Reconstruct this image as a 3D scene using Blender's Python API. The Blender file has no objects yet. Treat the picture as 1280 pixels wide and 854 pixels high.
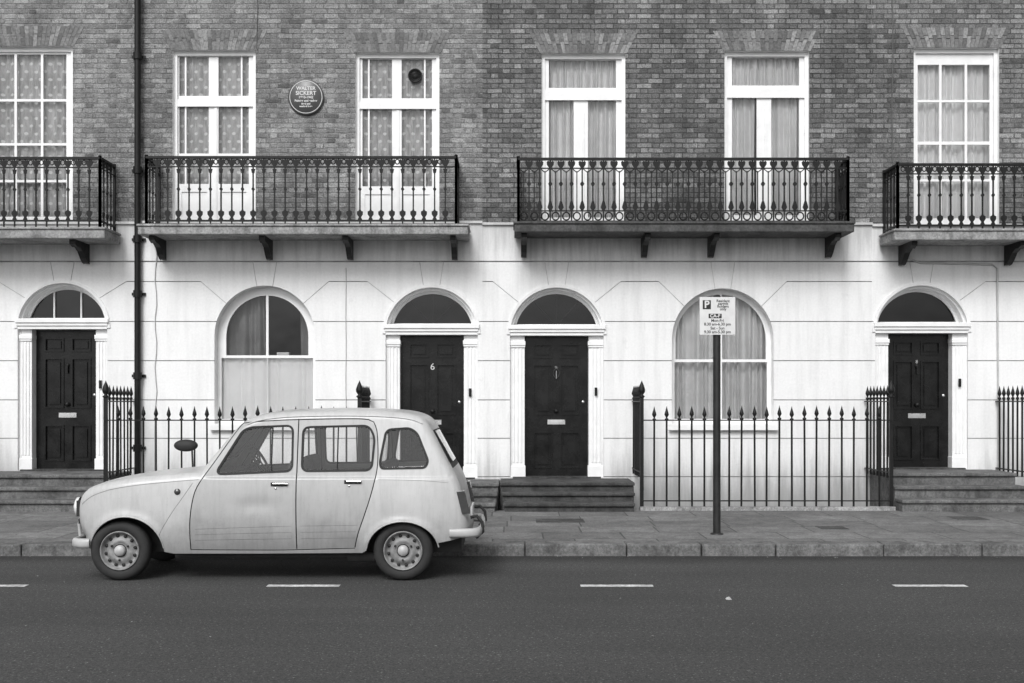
import bpy, bmesh, math, random
from mathutils import Vector, geometry
random.seed(4)
F=1450.0; CY=-17.0; HZ=502.0; CH=1.6
def X(px,y=0.0): return (px-640)*(y-CY)/F
def Z(py,y=0.0): return CH+(HZ-py)*(y-CY)/F
scene=bpy.context.scene
col=scene.collection
# ------------------------------------------------------------ materials
class NT:
    def __init__(s,name):
        s.m=bpy.data.materials.new(name); s.m.use_nodes=True
        s.t=s.m.node_tree; s.n=s.t.nodes; s.l=s.t.links
        s.b=s.n.get('Principled BSDF')
        s.co=s.n.new('ShaderNodeTexCoord')
    def link(s,a,b): s.l.new(a,b)
    def setin(s,node,key,v):
        if isinstance(v,bpy.types.NodeSocket): s.l.new(v,node.inputs[key])
        else: node.inputs[key].default_value=v
    def M(s,op,a,b=0.0,c=0.0,clamp=False):
        n=s.n.new('ShaderNodeMath'); n.operation=op; n.use_clamp=clamp
        for i,v in enumerate((a,b,c)): s.setin(n,i,v)
        return n.outputs[0]
    def mul(s,*a):
        r=a[0]
        for x in a[1:]: r=s.M('MULTIPLY',r,x)
        return r
    def sep(s,v=None):
        n=s.n.new('ShaderNodeSeparateXYZ'); s.link(v or s.co.outputs['Object'],n.inputs[0]); return n.outputs
    def comb(s,x,y,z=0.0):
        n=s.n.new('ShaderNodeCombineXYZ'); s.setin(n,0,x); s.setin(n,1,y); s.setin(n,2,z); return n.outputs[0]
    def noise(s,scale,detail=4,rough=0.55,vec=None,stretch=None,dist=0.0):
        n=s.n.new('ShaderNodeTexNoise'); n.inputs['Scale'].default_value=scale
        n.inputs['Detail'].default_value=detail; n.inputs['Roughness'].default_value=rough
        n.inputs['Distortion'].default_value=dist
        v=vec or s.co.outputs['Object']
        if stretch:
            mp=s.n.new('ShaderNodeMapping'); mp.inputs['Scale'].default_value=stretch; s.link(v,mp.inputs[0]); v=mp.outputs[0]
        s.link(v,n.inputs['Vector']); return n.outputs['Fac']
    def mr(s,v,a,b,c,d,smooth=False):
        n=s.n.new('ShaderNodeMapRange'); s.link(v,n.inputs[0])
        if smooth: n.interpolation_type='SMOOTHSTEP'
        for i,k in enumerate((a,b,c,d)): n.inputs[i+1].default_value=k
        return n.outputs[0]
    def mix(s,f,a,b):
        n=s.n.new('ShaderNodeMix'); n.data_type='FLOAT'
        s.setin(n,0,f); s.setin(n,2,a); s.setin(n,3,b); return n.outputs[0]
    def color(s,v):
        n=s.n.new('ShaderNodeCombineColor')
        for i in range(3): s.setin(n,i,v)
        s.link(n.outputs[0],s.b.inputs['Base Color'])
    def bump(s,h,strength=0.4,dist=0.01):
        n=s.n.new('ShaderNodeBump'); n.inputs['Strength'].default_value=strength; n.inputs['Distance'].default_value=dist
        s.link(h,n.inputs['Height']); s.link(n.outputs[0],s.b.inputs['Normal'])
    def rough(s,v): s.setin(s.b,'Roughness',v)

def simple(name,v,rough=0.5,var=0.15,scale=8,metal=0.0,bump=0.0,coat=0.0,spec=0.5):
    t=NT(name); n=t.noise(scale,5)
    t.color(t.mr(n,0.3,0.7,v*(1-var),v*(1+var)))
    t.rough(t.mr(n,0.3,0.7,max(0.05,rough-0.08),min(1,rough+0.08)))
    t.b.inputs['Metallic'].default_value=metal
    t.b.inputs['Coat Weight'].default_value=coat
    t.b.inputs['Specular IOR Level'].default_value=spec
    if bump: t.bump(t.noise(scale*6,3),bump,0.004)
    return t.m

def stucco(name,v=0.82,dirt_shade=1.0):
    t=NT(name); o=t.sep()
    big=t.noise(0.9,6,0.6); st=t.noise(2.2,5,0.6,stretch=(3.5,1,0.35)); fine=t.noise(30,4)
    blot=t.noise(5,6,0.7); st2=t.noise(3.5,6,0.7,stretch=(4,1,0.25))
    a=t.mr(big,0.3,0.75,1.0,0.92); b=t.mr(st,0.45,0.75,1.0,1-0.12*dirt_shade); c=t.mr(fine,0.3,0.7,0.96,1.03)
    d=t.mr(blot,0.60,0.76,1.0,1-0.12*dirt_shade); f=t.mr(st2,0.62,0.74,1.0,1-0.12*dirt_shade)
    g=t.M('ADD',o[2],t.M('MULTIPLY',st,-0.9)); gr=t.mr(g,-0.35,0.50,0.5,1.0,True)
    top=t.mr(t.M('ADD',o[2],t.M('MULTIPLY',st,1.3)),4.25,4.9,1.0,1-0.24*dirt_shade,True)  # wall top darkened: grime plus the balconies' shade put into the colour
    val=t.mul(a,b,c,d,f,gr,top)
    t.color(t.M('MULTIPLY',val,v)); t.rough(0.75)
    t.bump(t.M('ADD',t.noise(60,3),t.M('MULTIPLY',t.noise(4,3),3.0)),0.35,0.007)
    return t.m

def brick(name,lo,hi,mort,contrast=1.0,seed=0.0):
    t=NT(name); o=t.sep()
    wob=t.noise(6,2); 
    x=t.M('ADD',t.M('ADD',o[0],seed),t.M('MULTIPLY',wob,0.020)); z=t.M('ADD',o[2],t.M('MULTIPLY',t.noise(3.1,2),0.022))
    RH=0.073; BL=0.3375
    r=t.M('DIVIDE',z,RH); row=t.M('FLOOR',r); v=t.M('MULTIPLY',t.M('FRACT',r),RH)
    u=t.M('ADD',t.M('DIVIDE',x,BL),t.M('MULTIPLY',t.M('MODULO',t.M('ADD',row,100),2.0),0.5))
    fu=t.M('FRACT',u); h=t.M('LESS_THAN',fu,1/3)
    l=t.mix(h,t.M('MULTIPLY',t.M('SUBTRACT',fu,1/3),BL),t.M('MULTIPLY',fu,BL))
    ln=t.mix(h,BL*2/3,BL/3)
    e=t.M('MINIMUM',t.M('MINIMUM',l,t.M('SUBTRACT',ln,l)),t.M('MINIMUM',v,t.M('SUBTRACT',RH,v)))
    jit=t.noise(45,3,0.7)
    e=t.M('ADD',e,t.M('MULTIPLY',t.M('SUBTRACT',jit,0.5),0.018))
    mask=t.mr(e,0.002,0.011,0,1,True)
    wn=t.n.new('ShaderNodeTexWhiteNoise'); wn.noise_dimensions='2D'
    t.link(t.comb(t.M('ADD',t.M('MULTIPLY',t.M('FLOOR',u),2.0),h),row),wn.inputs['Vector'])
    idv=wn.outputs['Value']
    bc=t.mix(t.M('POWER',idv,1.4),lo,hi)
    dk=t.mr(t.M('FRACT',t.M('MULTIPLY',idv,17.31)),0.90,0.95,1.0,0.6)
    bc=t.mul(bc,dk,t.mr(t.noise(60,4,0.8),0.36,0.64,0.5,1.55))
    mo=t.M('MULTIPLY',t.mr(t.noise(14,4),0.35,0.65,0.6,1.3),mort)
    cc=t.mix(mask,mo,bc)
    big=t.mr(t.noise(0.7,5,0.6),0.35,0.65,1-0.28*contrast,1+0.22*contrast)
    stn=t.mr(t.noise(2.0,6,0.7,stretch=(1.6,1,0.5)),0.35,0.65,1.18,0.72)
    smear=t.mr(t.noise(7,5,0.7),0.6,0.72,1.0,1.45)
    t.color(t.mul(cc,big,stn,smear)); t.rough(0.92)
    t.bump(t.M('ADD',mask,t.M('ADD',t.M('MULTIPLY',jit,1.0),t.M('MULTIPLY',idv,0.35))),1.0,0.011)
    return t.m

def asphalt():
    t=NT('asphalt_mat'); o=t.sep()
    sp=t.noise(80,3,0.8); sp2=t.noise(30,4,0.8); big=t.noise(0.35,5); lane=t.noise(0.9,4,stretch=(0.12,1.3,1))
    v=t.mul(t.mr(sp,0.36,0.64,0.35,1.7),t.mr(sp2,0.38,0.62,0.65,1.35))
    wn=t.n.new('ShaderNodeTexVoronoi'); wn.inputs['Scale'].default_value=30; t.link(t.co.outputs['Object'],wn.inputs['Vector'])
    chip=t.mr(wn.outputs['Distance'],0.08,0.22,3.4,1.0)
    g=t.mr(t.M('ADD',o[1],t.M('MULTIPLY',t.noise(1.5,4),0.5)),-5.35,-4.8,1.0,0.55,True)
    v=t.mul(v,chip,t.mr(big,0.3,0.7,0.85,1.15),t.mr(lane,0.35,0.65,0.85,1.12),g)
    t.color(t.M('MULTIPLY',v,0.052)); t.rough(0.88)
    t.bump(t.M('ADD',sp,sp2),0.9,0.010)
    return t.m

def flags():
    t=NT('flagstone_mat'); o=t.sep()
    RH=0.62
    y=t.M('ADD',o[1],20.0); r=t.M('DIVIDE',y,RH); row=t.M('FLOOR',r); v=t.M('MULTIPLY',t.M('FRACT',r),RH)
    w1=t.n.new('ShaderNodeTexWhiteNoise'); w1.noise_dimensions='1D'; t.link(row,w1.inputs['W'])
    BL=0.88
    u=t.M('ADD',t.M('DIVIDE',t.M('ADD',o[0],50.0),BL),w1.outputs['Value'])
    l=t.M('MULTIPLY',t.M('FRACT',u),BL)
    e=t.M('MINIMUM',t.M('MINIMUM',l,t.M('SUBTRACT',BL,l)),t.M('MINIMUM',v,t.M('SUBTRACT',RH,v)))
    mask=t.mr(t.M('ADD',e,t.M('MULTIPLY',t.noise(25,3),0.012)),0.009,0.018,0,1,True)
    wn=t.n.new('ShaderNodeTexWhiteNoise'); wn.noise_dimensions='2D'; t.link(t.comb(t.M('FLOOR',u),row),wn.inputs['Vector'])
    bc=t.mix(wn.outputs['Value'],0.115,0.165)
    spot=t.mr(t.noise(22,2),0.64,0.70,1.0,0.6)
    bc=t.mul(bc,t.mr(t.noise(5,7,0.75),0.35,0.65,0.68,1.3),t.mr(t.noise(45,3,0.8),0.36,0.64,0.7,1.3),spot,t.mr(t.noise(0.6,4),0.35,0.65,0.85,1.12))
    t.color(t.mix(mask,0.055,bc)); t.rough(0.82)
    t.bump(t.M('ADD',t.M('ADD',mask,t.M('MULTIPLY',wn.outputs['Value'],0.5)),t.M('MULTIPLY',t.noise(30,4),0.6)),0.6,0.008)
    return t.m

def stone(name,v,var=0.35):
    t=NT(name); a=t.noise(3,7,0.7); b=t.noise(35,4,0.8); c=t.noise(9,5,0.6,stretch=(1,1,0.4))
    t.color(t.mul(t.mr(a,0.35,0.65,1-var,1+var),t.mr(b,0.36,0.64,0.65,1.35),t.mr(c,0.5,0.65,1.0,0.65),v)); t.rough(0.85); t.bump(t.M('ADD',b,a),0.7,0.010)
    return t.m

def glass(name,rough=0.01,tint=0.9,boost=1.0):
    m=bpy.data.materials.new(name); m.use_nodes=True; t=m.node_tree; n=t.nodes
    for k in list(n): 
        if k.type!='OUTPUT_MATERIAL': n.remove(k)
    out=[k for k in n if k.type=='OUTPUT_MATERIAL'][0]
    tr=n.new('ShaderNodeBsdfTransparent'); tr.inputs[0].default_value=(tint,tint,tint,1)
    gl=n.new('ShaderNodeBsdfGlossy'); gl.inputs['Roughness'].default_value=rough; gl.inputs[0].default_value=(1,1,1,1)
    fr=n.new('ShaderNodeFresnel'); fr.inputs[0].default_value=1.5
    mu=n.new('ShaderNodeMath'); mu.operation='MULTIPLY'; mu.use_clamp=True; mu.inputs[1].default_value=boost
    t.links.new(fr.outputs[0],mu.inputs[0])
    co=n.new('ShaderNodeTexCoord'); no=n.new('ShaderNodeTexNoise'); no.inputs['Scale'].default_value=1.7; t.links.new(co.outputs['Object'],no.inputs['Vector'])
    bp=n.new('ShaderNodeBump'); bp.inputs['Strength'].default_value=0.35; bp.inputs['Distance'].default_value=0.015
    t.links.new(no.outputs['Fac'],bp.inputs['Height']); t.links.new(bp.outputs[0],gl.inputs['Normal'])
    mx=n.new('ShaderNodeMixShader'); t.links.new(mu.outputs[0],mx.inputs[0]); t.links.new(tr.outputs[0],mx.inputs[1]); t.links.new(gl.outputs[0],mx.inputs[2])
    t.links.new(mx.outputs[0],out.inputs[0])
    return m

def lace(name):
    t=NT(name); o=t.sep()
    rw=t.M('FLOOR',t.M('DIVIDE',o[2],0.115))
    a=t.M('SUBTRACT',t.M('FRACT',t.M('ADD',t.M('DIVIDE',o[0],0.14),t.M('MULTIPLY',t.M('MODULO',t.M('ADD',rw,100),2.0),0.5))),0.5)
    b=t.M('SUBTRACT',t.M('FRACT',t.M('DIVIDE',o[2],0.115)),0.5)
    d=t.M('SQRT',t.M('ADD',t.M('MULTIPLY',a,a),t.M('MULTIPLY',b,b)))
    dot=t.mr(d,0.15,0.24,1.0,0.0)
    base=t.mr(t.noise(9,5,0.7,stretch=(1.6,1,0.5)),0.35,0.65,0.36,0.66)
    t.color(t.mix(dot,base,0.92)); t.rough(0.9)
    return t.m

def carpaint(name,v):
    t=NT(name); o=t.sep()
    n=t.noise(3,6,0.6)
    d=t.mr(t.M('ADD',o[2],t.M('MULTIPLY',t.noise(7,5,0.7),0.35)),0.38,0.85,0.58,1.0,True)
    st=t.mr(t.noise(9,5,0.65,stretch=(3,1,0.4)),0.45,0.7,1.0,0.88)
    sp=t.mr(t.noise(70,3,0.8),0.62,0.70,1.0,0.8)
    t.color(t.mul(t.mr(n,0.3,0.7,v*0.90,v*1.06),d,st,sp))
    t.rough(t.mr(n,0.3,0.7,0.30,0.50)); t.b.inputs['Coat Weight'].default_value=0.2; t.b.inputs['Coat Roughness'].default_value=0.15
    t.bump(t.noise(1.8,2),0.25,0.03)
    return t.m

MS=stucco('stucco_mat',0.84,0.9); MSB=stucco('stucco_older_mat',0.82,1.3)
MGRV=simple('stucco_joint_mat',0.40,0.9,0.35,5); MGRV2=simple('stucco_radial_joint_mat',0.55,0.9,0.25,5)
MP=simple('white_gloss_paint_mat',0.82,0.35,0.06,6)
MBk_L=brick('brick_light_mat',0.17,0.31,0.26,0.8)
MBk_D=brick('brick_dark_mat',0.115,0.255,0.10,1.1,0.13)
MBk_R=brick('brick_mid_mat',0.13,0.275,0.13,1.0,0.21)
MIRON=simple('black_iron_mat',0.008,0.5,0.4,20,bump=0.3,spec=0.3)
MDOOR=simple('black_door_paint_mat',0.006,0.26,0.4,5,spec=0.4,bump=0.15)
MSLAB=stone('balcony_stone_mat',0.28); MSLABD=stone('balcony_dark_stone_mat',0.07)
MSTEP=stone('dark_step_mat',0.055,0.5); MSTEPL=stone('step_stone_mat',0.12,0.4); MKERB=stone('kerb_granite_mat',0.14,0.45)
MGL=glass('window_glass_mat',0.01,0.95,1.1); MCG=glass('car_glass_mat',0.02,0.85,1.1)
MLACE=lace('lace_curtain_mat'); MCUR=simple('curtain_mat',0.80,0.9,0.08,3); MCURL=simple('net_curtain_mat',0.92,0.9,0.04,3)
MROOM=simple('interior_mat',0.14,0.9,0.1,2); MBRASS=simple('brass_mat',0.75,0.3,0.1,5,metal=0.9)
MCHR=simple('chrome_mat',0.7,0.2,0.05,5,metal=1.0)
MRUB=simple('rubber_mat',0.018,0.7,0.2,20); MTYRE=simple('tyre_mat',0.022,0.8,0.3,25,bump=0.3)
MCAR=carpaint('car_paint_mat',0.50); MCARD=carpaint('car_door_paint_mat',0.40); MCARG=carpaint('car_rib_mat',0.27)
MBUMP=simple('bumper_mat',0.42,0.4,0.15,10); MRIM=simple('wheel_rim_mat',0.22,0.5,0.4,14,bump=0.3); MCARIN=simple('car_interior_mat',0.05,0.8,0.3,10)
MLAMP=simple('lamp_lens_mat',0.05,0.15,0.1,30,coat=0.8); MHEAD=simple('headlamp_mat',0.7,0.08,0.05,30,coat=1.0)
MWHITE=simple('sign_white_mat',0.66,0.4,0.08,9); MBLK=simple('sign_black_mat',0.015,0.4,0.2,9)
MPLQ=simple('plaque_mat',0.06,0.35,0.1,9); MPOLE=simple('sign_pole_mat',0.015,0.5,0.4,12,bump=0.3)
MLINE=stone('road_paint_mat',0.6,0.25)
MROAD=asphalt(); MFLAG=flags(); MGROUND=stone('ground_mat',0.10)
MCONC=stone('concrete_mat',0.25)
BT=[simple('arch_brick_mat_%d'%i,v,0.9,0.35,30,bump=0.5) for i,v in enumerate((0.12,0.16,0.20,0.26))]
MCUR2=simple('drapery_mat',0.74,0.9,0.1,3); MCURD=simple('grey_drape_mat',0.26,0.9,0.2,3)  # second material: plain grey cloth, darker than the other drapery

# ------------------------------------------------------------ mesh builder
class MB:
    def __init__(s): s.v=[]; s.f=[]; s.m=[]; s.sm=[]; s.cn={}
    def face(s,pts,m=0,smooth=False,cn=None):
        b=len(s.v); s.v.extend([tuple(p) for p in pts]); s.f.append(tuple(range(b,b+len(pts)))); s.m.append(m); s.sm.append(smooth)
        if cn: s.cn[len(s.f)-1]=cn
    def raw(s,vs,fs,m=0,smooth=False):
        b=len(s.v); s.v.extend([tuple(p) for p in vs])
        for f in fs: s.f.append(tuple(b+i for i in f)); s.m.append(m); s.sm.append(smooth)
    def box(s,x0,x1,y0,y1,z0,z1,m=0):
        if x0>x1:x0,x1=x1,x0
        if y0>y1:y0,y1=y1,y0
        if z0>z1:z0,z1=z1,z0
        s.raw([(x0,y0,z0),(x1,y0,z0),(x1,y1,z0),(x0,y1,z0),(x0,y0,z1),(x1,y0,z1),(x1,y1,z1),(x0,y1,z1)],
              [(0,3,2,1),(4,5,6,7),(0,1,5,4),(1,2,6,5),(2,3,7,6),(3,0,4,7)],m)
    def cyl(s,p0,p1,r,n=8,m=0,r2=None,smooth=True):
        p0=Vector(p0);p1=Vector(p1); d=(p1-p0).normalized(); a=d.orthogonal().normalized(); b=d.cross(a); r2=r if r2 is None else r2
        vs=[];fs=[]
        for i in range(n):
            t=2*math.pi*i/n; o=a*math.cos(t)+b*math.sin(t); vs.append(p0+o*r); vs.append(p1+o*r2)
        for i in range(n):
            j=(i+1)%n; fs.append((2*i,2*j,2*j+1,2*i+1))
        s.raw(vs,fs,m,smooth)
        s.raw([vs[2*i] for i in range(n)][::-1],[tuple(range(n))],m); s.raw([vs[2*i+1] for i in range(n)],[tuple(range(n))],m)
    def lathe(s,prof,org,axis=(0,0,1),n=12,m=0,smooth=True,sq=None):
        d=Vector(axis).normalized(); a=d.orthogonal().normalized(); b=d.cross(a); o=Vector(org); vs=[];fs=[]
        for (r,h) in prof:
            for i in range(n):
                t=2*math.pi*i/n; q=(a*math.cos(t)+b*math.sin(t))*max(r,1e-5)
                if sq: q=Vector((q.x*sq[0],q.y*sq[1],q.z*sq[2]))
                vs.append(o+d*h+q)
        for k in range(len(prof)-1):
            for i in range(n):
                j=(i+1)%n; fs.append((k*n+i,k*n+j,(k+1)*n+j,(k+1)*n+i))
        s.raw(vs,fs,m,smooth)
    def tube(s,pts,r,n=6,m=0,closed=False):
        pts=[Vector(p) for p in pts]; N=len(pts); vs=[];fs=[]
        for i,p in enumerate(pts):
            if closed: d=pts[(i+1)%N]-pts[i-1]
            else: d=pts[min(i+1,N-1)]-pts[max(i-1,0)]
            d.normalize(); up=Vector((0,1,0)) if abs(d.y)<0.9 else Vector((0,0,1))
            a=d.cross(up).normalized(); b=d.cross(a)
            for k in range(n):
                t=2*math.pi*k/n; vs.append(p+(a*math.cos(t)+b*math.sin(t))*r)
        for i in range(N if closed else N-1):
            i2=(i+1)%N
            for k in range(n):
                j=(k+1)%n; fs.append((i*n+k,i*n+j,i2*n+j,i2*n+k))
        s.raw(vs,fs,m,True)
    def prism(s,poly,y0,y1,m=0):
        n=len(poly)
        vs=[(p[0],y0,p[1]) for p in poly]+[(p[0],y1,p[1]) for p in poly]
        s.raw(vs,[tuple(range(n)),tuple(range(2*n-1,n-1,-1))]+[(i,i+n,(i+1)%n+n,(i+1)%n) for i in range(n)],m)
    def relief(s,regs,to3=None,extra=(),nf=None,rim=None,rimm=0):
        to3=to3 or (lambda x,z,d:(x,d,z))
        vc=[];fc=[]
        for r in regs:
            P=list(r[0]); n=len(P)
            if sum(P[i][0]*P[(i+1)%n][1]-P[(i+1)%n][0]*P[i][1] for i in range(n))<0: P=P[::-1]
            b=len(vc); vc.extend([Vector((p[0],p[1])) for p in P]); fc.append(list(range(b,b+n)))
        vc.extend([Vector(p) for p in extra])
        ov,oe,of,a1,a2,orf=geometry.delaunay_2d_cdt(vc,[],fc,0,1e-5,True)
        ed={}
        for f,o in zip(of,orf):
            if not o or 0 not in o: continue
            k=max(o); r=regs[k]; hole=r[3] if len(r)>3 else False
            if not hole:
                ps=[ov[i] for i in f]
                ar=sum(ps[i].x*ps[(i+1)%len(ps)].y-ps[(i+1)%len(ps)].x*ps[i].y for i in range(len(ps)))
                if ar<0: ps=ps[::-1]
                if nf: s.face([to3(p.x,p.y,r[1]) for p in ps],r[2],True,[nf(p.x,p.y) for p in ps])
                else: s.face([to3(p.x,p.y,r[1]) for p in ps],r[2])
            for i in range(len(f)):
                e=(f[i],f[(i+1)%len(f)]); ed.setdefault((min(e),max(e)),[]).append((k,r[1],hole))
        for (i,j),L in ed.items():
            p=ov[i];q=ov[j]
            if len(L)==2:
                A,B=L
                if A[2] and B[2]: continue
                if abs(A[1]-B[1])<1e-7: continue
                mm=regs[max(A[0],B[0])][2]
                s.face([to3(p.x,p.y,A[1]),to3(q.x,q.y,A[1]),to3(q.x,q.y,B[1]),to3(p.x,p.y,B[1])],mm)
            elif rim is not None and not L[0][2]:
                s.face([to3(p.x,p.y,L[0][1]),to3(q.x,q.y,L[0][1]),to3(q.x,q.y,rim),to3(p.x,p.y,rim)],rimm)
    def obj(s,name,mats,parent=None,bevel=0.0,seg=2):
        me=bpy.data.meshes.new(name); me.from_pydata(s.v,[],s.f)
        for m in mats: me.materials.append(m)
        me.polygons.foreach_set('material_index',s.m); me.polygons.foreach_set('use_smooth',s.sm)
        me.update()
        if s.cn:
            nl=[]
            for p in me.polygons:
                c=s.cn.get(p.index)
                if c: nl.extend([tuple(q) for q in c])
                else: nl.extend([(0,0,0)]*p.loop_total)
            me.normals_split_custom_set(nl)
        o=bpy.data.objects.new(name,me); col.objects.link(o)
        if parent: o.parent=parent
        if bevel:
            b=o.modifiers.new('bev','BEVEL'); b.width=bevel; b.segments=seg; b.limit_method='ANGLE'; b.angle_limit=math.radians(40)
        return o
def empty(name,loc=(0,0,0)):
    e=bpy.data.objects.new(name,None); col.objects.link(e); return e
def rect(x0,x1,z0,z1): return [(x0,z0),(x1,z0),(x1,z1),(x0,z1)]
def arch(cx,cz,r,zb,n=30): return [(cx-r,zb),(cx+r,zb)]+[(cx+r*math.cos(math.pi*i/n),cz+r*math.sin(math.pi*i/n)) for i in range(n+1)]
def ribbon(pts,w):
    n=len(pts); L=[];R=[]
    for i in range(n):
        a=Vector(pts[max(i-1,0)]); b=Vector(pts[min(i+1,n-1)])
        d=(b-a).normalized(); nn=Vector((-d.y,d.x)); p=Vector(pts[i])
        L.append(tuple(p+nn*w/2)); R.append(tuple(p-nn*w/2))
    return L+R[::-1]
def text(name,body,size,loc,mat,parent,ax='CENTER',ext=0.0008,bold=0.0):
    c=bpy.data.curves.new(name,'FONT'); c.body=body; c.size=size; c.align_x=ax; c.align_y='CENTER'; c.extrude=ext; c.offset=bold
    c.materials.append(mat); o=bpy.data.objects.new(name,c); col.objects.link(o); o.location=loc; o.rotation_euler=(math.pi/2,0,0); o.parent=parent
    return o

def curtain(mb,x0,x1,z0,z1,y,amp,wl,m=0):
    n=max(12,int((x1-x0)/wl*10)); ph=random.random()*6; vs=[];fs=[]
    for i in range(n+1):
        x=x0+(x1-x0)*i/n; q=x/wl*2*math.pi
        w=math.sin(q+ph+1.6*math.sin(q*0.31+ph))+0.45*math.sin(q*0.53+ph*2)
        for k,(z,a) in enumerate(((z0,1.25),((z0+z1)/2,1.0),(z1,0.75))):
            vs.append((x+0.012*math.sin(q*0.7+k),y+amp*a*w,z))
    for i in range(n):
        for k in range(2): fs.append((i*3+k,(i+1)*3+k,(i+1)*3+k+1,i*3+k+1))
    mb.raw(vs,fs,m,True)

def win_sheet(mb,base,panes,panels,y,th=0.045):
    regs=[(base,y,0)]
    for p in panels: regs.append((p,y+0.015,0))
    for p in panes: regs.append((p,y+th,0,True))
    mb.relief(regs)

# ------------------------------------------------------------ houses
GY=0.0; BY=0.03
COURSES=[352,402,451,500,548,596]
def build_house(px0,px1,brickm,stm,wins,arches,doors,balc,bandtop=280,seedn=0):
    H=empty('terraced_house'); x0=X(px0); x1=X(px1)
    zb=-1.5; zt=Z(bandtop); TOPZ=11.2
    # ---- stucco
    mb=MB(); regs=[(rect(x0,x1,zb,zt),0.0,0)]
    gw=0.012
    for c in COURSES: regs.append((rect(x0+0.001,x1-0.001,Z(c)-gw/2,Z(c)+gw/2),0.020,2))
    regs.append((rect(x0+0.001,x1-0.001,Z(327)-0.010,Z(327)+0.010),0.022,2))
    allarch=[(a[0],a[1],a[2]) for a in arches]+[(d[0],d[1],d[2]) for d in doors]
    for (cx,cy,r) in allarch:
        xa=max(X(cx-80),x0+0.002); xb=min(X(cx+80),x1-0.002)
        regs.append((rect(xa,xb,Z(352)-0.02,Z(352)+0.02),0.0,0))
    for (cx,cy,r) in allarch:
        for sg in (-1,1):
            a=math.radians(40); ax=cx+sg*r*math.cos(a)*0.9; ay=cy-r*math.sin(a)*0.9
            ry=352; bx=cx+sg*80
            if X(bx)>x0+0.05 and X(bx)<x1-0.05: regs.append((ribbon([(X(ax),Z(ay)),(X(bx),Z(ry))],0.009),0.012,3))
            regs.append((ribbon([(X(cx+sg*9),Z(cy-r*0.9)),(X(cx+sg*15),Z(327))],0.009),0.012,3))
    for (cx,cy,r,pyb,st) in arches:
        regs.append((arch(X(cx),Z(cy),r/85.3,Z(pyb)),0.26,1,True))
    for (cx,cy,r,pyb,nm) in doors:
        R=r/85.3
        regs.append((arch(X(cx),Z(cy),R+0.045,Z(cy)-0.001),-0.018,0))
        regs.append((arch(X(cx),Z(cy),R,Z(pyb,0.2)),0.05,0))
        regs.append((arch(X(cx),Z(cy),R-0.035,Z(pyb,0.2)),0.34,0,True))
    mb.relief(regs,rim=0.3)
    mb.box(x0,x1,-0.035,-0.002,zt-0.005,zt+0.03,0)
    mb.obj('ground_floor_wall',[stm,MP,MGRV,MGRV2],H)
    # ---- brick
    mb=MB(); regs=[(rect(x0,x1,zt+0.03,TOPZ),BY,0)]
    for (a,b,c,d,st) in wins:
        regs.append((rect(X(a),X(b),Z(d),Z(c)),0.14+BY,1,True))
        regs.append((rect(X(a)+0.05,X(b)-0.05,8.35,9.95),0.14+BY,1,True))
    mb.relief(regs,rim=0.3); mb.obj('brick_wall',[brickm,MP],H)
    mb=MB()
    for (a,b,c,d,st) in wins:
        for (za,zb2) in ((Z(c),Z(c-25)),(9.95,10.25)):
            n=23
            for i in range(n):
                def q(t,f): return X(a-2)+(X(b+2)-X(a-2))*t + f*( (t-0.5)*0.30)
                t0=(i+0.04)/n; t1=(i+0.96)/n; zm=za+(zb2-za)*(0.45 if i%2 else 0.6)
                for (f0,f1) in ((0,(zm-za)/(zb2-za)-0.02),((zm-za)/(zb2-za)+0.02,1)):
                    mb.prism([(q(t0,f0),za+(zb2-za)*f0),(q(t1,f0),za+(zb2-za)*f0),(q(t1,f1),za+(zb2-za)*f1),(q(t0,f1),za+(zb2-za)*f1)],BY-0.005,BY+0.01,random.choice((0,1,1,2,2,3)))
    mb.obj('flat_brick_arches',BT,H)
    # ---- first floor windows
    fy=0.10+BY
    fr=MB(); gl=MB(); cu=MB()
    for (a,b,c,d,st) in wins:
        base=rect(X(a)-0.0,X(b)+0.0,Z(d),Z(c)); P=lambda l,r,t,bb: rect(X(l,fy),X(r,fy),Z(bb,fy),Z(t,fy))
        panes=[];panels=[]
        if st=='B':
            panes=[P(a+9,a+16,c+9,c+58),P(a+18,a+46,c+9,c+58),P(a+58,a+86,c+9,c+58),P(a+88,a+96,c+9,c+58)]
            for (l,r) in ((a+9,a+16),(a+18,a+46),(a+58,a+86),(a+88,a+96)): panes+=[P(l,r,c+69,c+130),P(l,r,c+133,c+168)]
            panels=[P(a+12,a+44,c+178,c+208),P(a+60,a+93,c+178,c+208)]
            curtain(cu,X(a),X(b),Z(d),Z(c),fy+0.10,0.018,0.12,0)
        elif st=='C':
            panes=[P(a+9,a+93,c+9,c+44),P(a+9,a+40,c+58,c+206),P(a+58,a+93,c+58,c+206)]
            curtain(cu,X(a),X(a+42),Z(d),Z(c+45),fy+0.13,0.038,0.085,1); curtain(cu,X(a+56),X(b),Z(d),Z(c+45),fy+0.13,0.038,0.085,1)
            curtain(cu,X(a),X(b),Z(c+52),Z(c),fy+0.13,0.034,0.075,1)
        elif st=='D':
            for (l,r) in ((4,31),(34,63),(66,94)):
                for (t,bb) in ((22,66),(69,118),(122,165),(168,214)): panes.append(P(a+l,a+r,c+t,c+bb))
            curtain(cu,X(a),X(a+45),Z(d),Z(c),fy+0.13,0.035,0.10,2); curtain(cu,X(a+42),X(b),Z(d),Z(c),fy+0.15,0.035,0.10,2)
        elif st=='A':
            for (l,r) in ((6,32),(35,65),(68,97)):
                for (t,bb) in ((11,67),(70,122),(125,168),(171,214)): panes.append(P(a+l,a+r,c+t,c+bb))
            curtain(cu,X(a),X(b),Z(d),Z(c),fy+0.10,0.018,0.12,0)
        win_sheet(fr,base,panes,panels,fy)
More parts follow.
